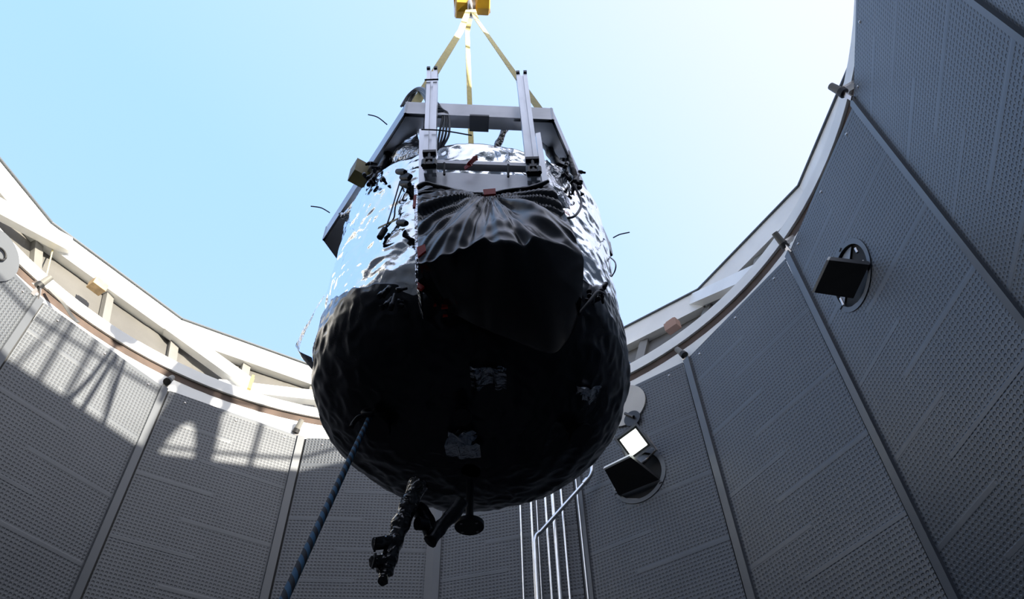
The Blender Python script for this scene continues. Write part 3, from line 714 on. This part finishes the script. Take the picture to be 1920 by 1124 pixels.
sling([HK+Vector((0.02, -0.02, 0.03)), aty(893, 36, 2.14), NRt.lerp(Rc, 0.04)+Vector((-.03, .03, .07))], 'yellow webbing sling running down to the right corner of the frame', 0.044)
hk = empty('hook_block', HK); tag(hk, 'yellow crane hook block holding the slings at the top edge', 'crane hook')
for s, q in ((-1, (866, 14)), (1, (904, 8))):
    c = aty(*q, 2.2); ax = Vector((1, 0.12, 0.1)); b = MB(); b.tube([c-ax*0.055, c-ax*0.045, c+ax*0.045, c+ax*0.055], [0.075, 0.088, 0.088, 0.075], 8); ch = b.build('cheek_weight', GOLD, hk)
    b = MB(); b.box(c+Vector((s*0.01, 0, 0.13)), (0.10, 0.16, 0.22)); b.build('side_housing', GOLD, ch)
b = MB(); b.tube([aty(884, 10, 2.2)+Vector((0, 0, .35)), aty(884, 10, 2.2)], 0.05, 16); b.build('shank', STEEL, hk, smooth=True)
hc = aty(882, 14, 2.2); b = MB(); b.tube([hc+Vector((0, -0.055*math.sin(a)-0.0, -0.055*math.cos(a)-.03)) for a in [math.radians(q) for q in range(-150, 121, 15)]], [0.016+0.008*math.sin(i/18*PI) for i in range(19)], 12); b.build('hook', STEEL, hk, smooth='full')

r0 = ep.copy(); r1 = aty(533, 1124, 1.22)
rd = (r1-r0); pts = [r0+rd*(i/60) for i in range(61)]
ext = (r1.z-0.01)/(-rd.z/rd.length); pts += [r1+rd.normalized()*ext*(i/20) for i in range(1, 21)]
def rope(pts, r, n=12):
    b = MB(); b.tube(pts, r, n); o = b.build('tag_line', ROPE, smooth='full', fix=False); me = o.data
    uv = me.uv_layers.new(name='UVMap'); L = [0.0]
    for i in range(1, len(pts)): L.append(L[-1]+(pts[i]-pts[i-1]).length)
    m = len(pts)
    for p in me.polygons:
        js = [me.loops[li].vertex_index for li in p.loop_indices]; wrap = any(v % n == 0 for v in js) and any(v % n == n-1 for v in js)
        for li, v in zip(p.loop_indices, js):
            j = v % n; j = n if (wrap and j == 0) else j
            uv.data[li].uv = (j/n*10, L[min(v//n, m-1)]*10/0.42*0.62)
    return o
tag(rope(pts, 0.0085), 'blue and black braided rope hanging from the underside of the black drum', 'rope')
b = MB()
b.tube(bez([r0+Vector((.02*math.cos(a), .012*math.sin(a)-.012, .02*math.sin(a)+.012)) for a in [i*PI/4 for i in range(9)]], 4), 0.009, 8)
b.tube(bez([r0, r0+Vector((-.03, -.01, -.004)), r0+Vector((-.05, 0, -.02)), r0+Vector((-.055, 0, -.04))], 5), 0.008, 8)
b.build('rope_knot', BLACK, cry, smooth='full', label='dark rope knot at the eye bolt')

# ------------------------------------------------------------------ conduits on the back wall
def conduit(q, r, off, label, ztop_=RIM-0.1):
    v = on_panel(*q, 2, off); p0 = Vector((v.x, v.y, 0.0)); p1 = Vector((v.x, v.y, ztop_))
    b = MB(); b.tube([p0, p1], r, 14); o = b.build('conduit', GALV, smooth=True)
    return tag(o, label, 'conduit', 'galvanised conduits on the back wall')
names = ['leftmost of the upright wall conduits, set apart from the rest', 'slim conduit second from the left, just left of the bent pipe foot', 'thinnest conduit, emerging behind the lower bend of the bent pipe',
         'conduit passing just right of the lower bend of the bent pipe', 'thickest upright conduit in the middle of the bundle', 'conduit just right of the thickest one in the bundle', 'thin rightmost conduit beside the dark panel seam']
for (q, r, off), n in zip([((982, 1123), .008, .03), ((1004.6, 1123), .0105, .04), ((1016, 1123), .0055, .02), ((1035, 1123), .011, .04), ((1050.4, 1123), .0155, .05), ((1069, 1123), .011, .04), ((1103, 1123), .0065, .03)], names):
    conduit(q, r, off, n)
vb = on_panel(1008, 1123, 2, .13); base = Vector((vb.x, vb.y, 0))
pb = [base, Vector((vb.x, vb.y, vb.z-.3)), Vector((vb.x, vb.y, vb.z))]
l1 = on_panel(1010, 1010, 2, .13); l1 = Vector((vb.x, vb.y, l1.z))
u1 = on_panel(1099, 903, 3, .08); u2 = on_panel(1110, 884, 3, .08); u3 = Vector((u2.x+.005, u2.y, u2.z+0.25)); u4 = Vector((u3.x, u3.y, RIM-.1))
path = [base, Vector((vb.x, vb.y, vb.z)), l1-Vector((0, 0, .03))]+bez([l1-Vector((0, 0, .03)), l1.lerp(u1, .04)+Vector((0, 0, .01)), l1.lerp(u1, .12)], 5)[1:]+[l1.lerp(u1, .5), l1.lerp(u1, .93)]+bez([l1.lerp(u1, .93), u1, u2, u3], 5)[1:]+[u4]
b = MB(); b.tube(path, 0.0165, 14); bent = b.build('bent_conduit', GALV, smooth='full'); tag(bent, 'bent galvanised pipe angling across the upright conduits', 'conduit')
cp = u1; t = (u1-l1).normalized(); b = MB(); b.tube([cp-t*.03, cp+t*.02], .024, 14); b.build('coupling', GALV, bent, smooth=True)

# ------------------------------------------------------------------ round openings with black housings, floodlight, discs
def opening(k, hc, r, label, box_px, plate_px, mats_back):
    c = panel_world(k, hc[0], -0.004, hc[1]); A, ex, ey, ez, w = panel_frame(k); inn = -ey
    root = empty('porthole', c); tag(root, label, 'porthole')
    b = MB(); b.ringband(c, inn, r*0.985, r*1.15, 0.003, 48); rg = b.build('flange_ring', GREYP, root, smooth=True)
    for a in (80, 200, 320):
        b = MB(); d = ex*math.cos(math.radians(a))+ez*math.sin(math.radians(a)); b.beam(c+d*r*1.08-ex*.014+inn*.006, c+d*r*1.08+ex*.014+inn*.006, .008, .006, inn); b.build('slot_screw', BLKMET, rg)
    b = MB(); n = 40
    vs = [c+(ex*math.cos(2*PI*j/n)+ez*math.sin(2*PI*j/n))*rr+ey*dd for rr, dd in ((r*.985, 0), (r*.985, .03)) for j in range(n)]+[]
    b.add(vs, [(j, (j+1) % n, n+(j+1) % n, n+j) for j in range(n)]+[tuple(range(n, 2*n))]); b.build('recess', DARKIN, root)
    # upper half of the back: a grey plate
    b = MB(); pts = [c+(ex*math.cos(a)+ez*math.sin(a))*r*.95+ey*.022 for a in [math.radians(q) for q in range(55, 201, 10)]]
    b.slab(pts, inn*0.004); b.build('back_plate', BLUEGR, root)
    b = MB(); pts = [c+(ex*math.cos(a)+ez*math.sin(a))*r*.95+ey*.022 for a in [math.radians(q) for q in range(225, 266, 8)]]
    b.slab(pts, inn*0.004); b.build('back_plate', BLUEGR, root)
    # tilted flat housing
    q = [on_panel(x, y, k, o) for x, y, o in box_px]
    nrm = (q[1]-q[0]).cross(q[3]-q[0]).normalized()
    if nrm.dot(Vector(O)-q[0]) > 0: nrm = -nrm
    b = MB(); b.slab(q, nrm*0.045); hs = b.build('tilted_housing', BLKMET, root, label='black flat housing tilted out of the opening')
    lft = (q[0]-q[3]).normalized()
    b = MB(); b.slab([q[0]+lft*.002, q[1]+lft*.002, q[1]+lft*.002+nrm*.045, q[0]+lft*.002+nrm*.045], lft*.014); b.build('lit_edge', WHITE, hs, label='white strip for the lit edge of the housing')  # white strip puts the light on the black housing's edge into colour
    b = MB(); pos = [on_panel(x, y, k, .02) for x, y in plate_px]
    for i in range(0, len(pos)-1, 2): b = MB(); b.tube([pos[i], pos[i+1]], .009, 8); b.build('bracket_bar', STEEL, root)
    return root
opening(5, h5, r5, 'round wall opening on the right wall with a black tilted housing', [(1555, 488, .20), (1527, 549, .20), (1600, 560, .02), (1630, 497, .02)], [(1604, 466), (1608, 474), (1618, 490), (1624, 500), (1576, 560), (1582, 573)], None)
opening(3, h3, r3, 'round wall opening below the lit floodlight with a black tilted housing', [(1183, 858, .22), (1134, 882, .22), (1160, 930, .02), (1236, 900, .02)], [(1217, 884), (1219, 892), (1152, 909), (1155, 920)], None)
# floodlight
fc = on_panel(1188, 830, 3, 0.16); A, ex, ey, ez, w = panel_frame(3); look = (Vector((0.05, 1.6, CZ+1.2))-fc).normalized()
fx = look.cross(Vector((0, 0, 1))).normalized(); fz = fx.cross(look)
rot = Matrix.Rotation(math.radians(24), 3, look); fx = rot @ fx; fz = rot @ fz
fld = empty('floodlight', fc); tag(fld, 'lit square floodlight above the right-hand pipe bend', 'floodlight')
S = 0.105
def oriented(c, sx, sy, sz):
    Mx = Matrix((fx, look, fz)).transposed(); b = MB(); b.box(c, (sx, sy, sz), Mx); return b
oriented(fc-look*.03, S*1.9, .05, S*1.9).build('lamp_body', BLKMET, fld)
for i in range(5): oriented(fc-look*.07+fx*(i-2)*.035, .008, .03, S*1.5).build('cooling_fin', BLKMET, fld)
b = MB()
for s in (-1, 1):
    Mx = Matrix((fx, look, fz)).transposed(); b.box(fc+fx*s*S*.98, (.016, .022, S*2.1), Mx); b.box(fc+fz*s*S*.98, (S*2.1, .022, .016), Mx)
b.build('lamp_bezel', ALU, fld)
oriented(fc-look*.002, S*1.45, .006, S*1.45).build('led_lens', LED, fld)
b = MB(); wp = on_panel(1213, 862, 3, .0); b.tube([fc+fx*S*1.05-look*.02, fc+fx*S*1.05-fz*S*1.5, wp], .011, 8); b.tube([fc-fx*S*1.05-look*.02, fc-fx*S*1.05-fz*S*1.4, wp], .011, 8); b.build('bracket', STEEL, fld)
# cream disc with dark port above the floodlight
dc = on_panel(1171, 762, 3, 0.006); inn = -ey
b = MB(); b.disc(dc, inn, 0.205, 0.012, 48); dsc = b.build('cover_disc', DISCW, smooth=True, org=dc); tag(dsc, 'cream round cover plate on the wall beside the drum, just below the rim', 'cover plate')
b = MB(); pc = on_panel(1186, 786, 3, 0.02); b.disc(pc, inn, 0.075, 0.01, 28); b.build('dark_port', BLKMET, dsc, smooth=True)
b = MB(); b.tube([on_panel(1172, 776, 3, .035), on_panel(1188, 782, 3, .045)], .013, 10); b.build('port_handle', BLKMET, dsc)
# grey cover plate at the far left with a ring handle
kc = -2; lc = on_panel(-12, 476, kc, 0.006); A2, ex2, ey2, ez2, w2 = panel_frame(kc)
b = MB(); b.disc(lc, -ey2, 0.21, 0.01, 48); ld = b.build('cover_disc', GREYP, smooth=True, org=lc); tag(ld, 'grey round cover plate with a black loop handle at the far left', 'cover plate')
hp = on_panel(0, 476, kc, .03); b = MB(); b.tube([hp+(ex2*math.cos(a)*.05+ez2*math.sin(a)*.045) for a in [i*PI/10 for i in range(21)]], .008, 8); b.build('loop_handle', BLACK, ld, smooth='full')

# ------------------------------------------------------------------ clamps at the panel joints and small things on the rim
def clamp(q0, q1, k, label, tail=None):
    zz = RIM+0.10
    a = atz(*q0, zz+0.06); c = atz(*q1, zz-0.05); root = empty('clamp', (a+c)/2); tag(root, label, 'clamp', 'toggle clamps along the rim')
    d = (c-a).normalized(); ctr = Vector((CX-c.x, CY-c.y, 0)).normalized(); a += ctr*.05; c += ctr*.05
    b = MB(); b.tube([a, a.lerp(c, .3), a.lerp(c, .75)], [.024, .026, .028], 12); b.build('clamp_tube', RIBM, root, smooth=True)
    b = MB(); b.tube([a.lerp(c, .7), c], [.031, .034], 12); b.build('rubber_tip', BLACK, root, smooth=True)
    b = MB(); mm = a.lerp(c, .6); b.beam(mm, Vector((mm.x, mm.y, mm.z-.12))-ctr*.04, .03, .012, ctr); b.beam(mm-ctr*.03, a-ctr*.16, .05, .02); b.build('clamp_bracket', STEEL, root)
    if tail:
        b = MB(); b.tube(bez([mm-Vector((0, 0, .05)), atz(*tail[0], zz-.1), atz(*tail[1], zz-.16)], 5), .009, 8); b.build('clamp_tail', STEEL, root)
clamp((86, 524), (61, 542), -1, 'clamp on the rim at the far left with a dangling tail', ((74, 553), (66, 568)))
clamp((318, 714), (308, 722), 0, 'small clamp on the rim at the top of the left panel seam')
clamp((564, 794), (552, 818), 1, 'clamp on the rim just left of the black drum')
clamp((1276, 660), (1291, 672), 4, 'clamp on the rim right of the drum, above the beige strip')
clamp((1463, 440), (1485, 468), 5, 'clamp with a dark rubber tip on the rim above the housing')
clamp((1572, 160), (1598, 174), 6, 'topmost clamp on the right end of the visible rim')
b = MB(); b.tube([atz(99, 468, ZR-.22), on_flare(88, 514, .12)], .006, 6); tag(b.build('cord', STRAP), 'thin pale cord hanging from the left beam down to the rim', 'cord')
def block(q, off, size, m, label, name, cat):
    v = on_flare(*q, off); d = Vector((CX-v.x, CY-v.y, 0)).normalized(); Mx = Matrix((d.cross(Vector((0, 0, 1))), d, Vector((0, 0, 1)))).transposed()
    b = MB(); b.box(v, size, Mx); b.box(v+Vector((0, 0, size[2]*.6)), (size[0]*.7, size[1]*.7, size[2]*.3), Mx); return tag(b.build(name, m), label, cat)
block((183, 537), .14, (.13, .10, .08), WOOD, 'small wooden block under the left beam', 'wood_block', 'block')
block((470, 720), .16, (.035, .03, .14), YCLAMP, 'ochre upright tag on the rim left of the drum', 'ochre_tag', 'tag')
block((1261, 612), .12, (.13, .08, .09), mat('pinkish_wood', (.36, .22, .17), .8), 'pinkish block under the beam right of the drum', 'wood_block', 'block')
# loose strip hanging over the rim at the left
b = MB(); b.ribbon(bez([atz(92, 541, RIM+.24), atz(118, 568, RIM+.17), atz(134, 592, RIM+.10), atz(146, 605, RIM+.02)], 6), .028, .006, (0.5, 0.5, .7)); tag(b.build('loose_strip', RIBM, smooth=True), 'loose gasket strip drooping over the rim at the left', 'strip')
# bundled red and blue cloth on the rim
v = on_flare(1186, 694, .05); b = MB(); vs = []
cl = empty('cloth_bundle', v); tag(cl, 'small salmon red and blue cloth bundle on the rim beside the drum', 'cloth')
for nm, off, col, r in (('red_cloth', Vector((.06, 0, -.02)), (.60, .22, .17), .10), ('blue_cloth', Vector((-.05, .02, .06)), (.12, .22, .34), .06)):
    b = MB(); n = 14
    vs = []
    for i in range(n+1):
        for j in range(n*2):
            d = Vector((math.sin(PI*i/n)*math.cos(PI*j/n), math.sin(PI*i/n)*math.sin(PI*j/n), math.cos(PI*i/n)*.6)); vs.append(v+off+d*r*(1+.35*noise.noise(d*3+off*20)))
    m2 = n*2; b.add(vs, [(i*m2+j, i*m2+(j+1) % m2, (i+1)*m2+(j+1) % m2, (i+1)*m2+j) for i in range(n) for j in range(m2)]); b.build(nm, mat(nm, col, .85), cl, smooth='full')

# ------------------------------------------------------------------ guard rail and a person on the sunny side of the roof deck
ZD = ZR-0.26
def deck(a, r, z): a = math.radians(a); return Vector((CX+r*math.cos(a), CY+r*math.sin(a), z))
gr = empty('guard_rail', deck(-25, 4.0, ZD)); tag(gr, 'pipe guard rail on the roof deck whose shadow crosses the left wall', 'railing')
RG = 3.98
for a in (-41.0, -37.8, -15.8, -4, -60): 
    b = MB(); b.tube([deck(a, RG, ZD), deck(a, RG, ZD+1.15)], .024, 10); b.build('post', GALV, gr, smooth=True)
for z0, z1, a0, a1 in ((ZD+.66, ZD+.95, -62, -27), (ZD+.42, ZD+.58, -27, -3.5), (ZD+1.15, ZD+1.15, -62, -3.5)):
    b = MB(); b.tube([deck(a0+(a1-a0)*i/24, RG, z0+(z1-z0)*i/24) for i in range(25)], .02, 8); b.build('rail', GALV, gr, smooth='full')
for (a0, z0, a1, z1) in ((-44.2, CZ+5.8, -41.6, CZ+6.85), (-32.4, CZ+5.9, -35.3, CZ+6.85)):
    b = MB(); b.tube([deck(a0, RG+.02, z0), deck(a1, RG+.02, z1)], .018, 8); b.build('diagonal', GALV, gr, smooth=True)

def person(loc, face, label):
    root = empty('person', loc); root.rotation_euler = (0, 0, 0); tag(root, label, 'person')
    ca, sa = math.cos(face), math.sin(face)
    J = {'pelvis': (0, 0, .93), 'belly': (0, 0, 1.10), 'chest': (0, 0, 1.32), 'neck': (0, 0, 1.49), 'head0': (0, .015, 1.58), 'head1': (0, .02, 1.70), 'head2': (0, .015, 1.78)}
    E = [('pelvis', 'belly'), ('belly', 'chest'), ('chest', 'neck'), ('neck', 'head0'), ('head0', 'head1'), ('head1', 'head2')]
    Rr = {'pelvis': .17, 'belly': .165, 'chest': .185, 'neck': .065, 'head0': .08, 'head1': .095, 'head2': .06}
    for s, n in ((-1, 'l'), (1, 'r')):
        J.update({'hip'+n: (s*.13, 0, .88), 'knee'+n: (s*.19, .03, .48), 'ank'+n: (s*.23, 0, .10), 'toe'+n: (s*.25, .15, .045),
                  'sho'+n: (s*.20, 0, 1.40), 'elb'+n: (s*.29, -.02, 1.13), 'wri'+n: (s*.25, .13, .95), 'palm'+n: (s*.235, .17, .89)})
        Rr.update({'hip'+n: .125, 'knee'+n: .085, 'ank'+n: .065, 'toe'+n: .045, 'sho'+n: .095, 'elb'+n: .065, 'wri'+n: .045, 'palm'+n: .038})
        E += [('pelvis', 'hip'+n), ('hip'+n, 'knee'+n), ('knee'+n, 'ank'+n), ('ank'+n, 'toe'+n), ('chest', 'sho'+n), ('sho'+n, 'elb'+n), ('elb'+n, 'wri'+n), ('wri'+n, 'palm'+n)]
        for f, (dx, L) in enumerate(((-.024, .07), (-.008, .08), (.008, .075), (.024, .06))):
            J['f%d%s' % (f, n)] = (s*.235+dx, .19, .86); J['g%d%s' % (f, n)] = (s*.235+dx, .205, .86-L); E += [('palm'+n, 'f%d%s' % (f, n)), ('f%d%s' % (f, n), 'g%d%s' % (f, n))]
            Rr['f%d%s' % (f, n)] = .011; Rr['g%d%s' % (f, n)] = .009
        J['t'+n] = (s*.19, .21, .88); E.append(('palm'+n, 't'+n)); Rr['t'+n] = .011
    ks = list(J); me = bpy.data.meshes.new('body')
    def X(p): return (p[0]*ca-p[1]*sa, p[0]*sa+p[1]*ca, p[2])
    me.from_pydata([X(J[k]) for k in ks], [(ks.index(a), ks.index(c)) for a, c in E], [])
    ob = bpy.data.objects.new('body', me); C.objects.link(ob); ob.parent = root
    sm = ob.modifiers.new('skin', 'SKIN'); lay = me.skin_vertices[0] if me.skin_vertices else None
    if lay is None:
        bpy.context.view_layer.objects.active = ob; bpy.ops.mesh.customdata_skin_add(); lay = me.skin_vertices[0]
    for i, k in enumerate(ks): lay.data[i].radius = (Rr[k], Rr[k]*(.8 if k in ('chest', 'belly', 'pelvis') else 1)); lay.data[i].use_root = (k == 'pelvis')
    ss = ob.modifiers.new('smooth', 'SUBSURF'); ss.levels = 2; ss.render_levels = 2
    me.materials.append(mat('red_parka', (.35, .04, .03), .8))
    WO[ob.name] = Vector(loc); WO[root.name] = Vector(loc)
    def at(p): return Vector(loc)+Vector(X(p))
    b = MB(); b.tube([at((0, -.01, 1.60)), at((0, -.01, 1.68)), at((0, -.01, 1.76)), at((0, -.005, 1.82))], [.105, .115, .10, .045], 16); b.build('knit_hat', mat('dark_knit', (.03, .03, .05), .9), root, smooth='full')
    fm = mat('skin', (.50, .30, .22), .6); b = MB(); b.tube([at((0, .085, 1.65)), at((0, .118, 1.62)), at((0, .10, 1.60))], [.008, .016, .012], 8); b.build('nose', fm, root, smooth='full')
    for s in (-1, 1):
        b = MB(); b.disc(at((s*.035, .108, 1.665)), (-sa, ca, 0), .012, .006, 10); b.build('eye', BLACK, root)
    b = MB(); b.tube([at((-.025, .105, 1.57)), at((0, .112, 1.565)), at((.025, .105, 1.57))], .006, 8); b.build('mouth', RED, root)
person(deck(-24.3, 4.1, ZD), math.radians(-24.3+90), 'person in a red parka standing with legs apart on the roof deck')
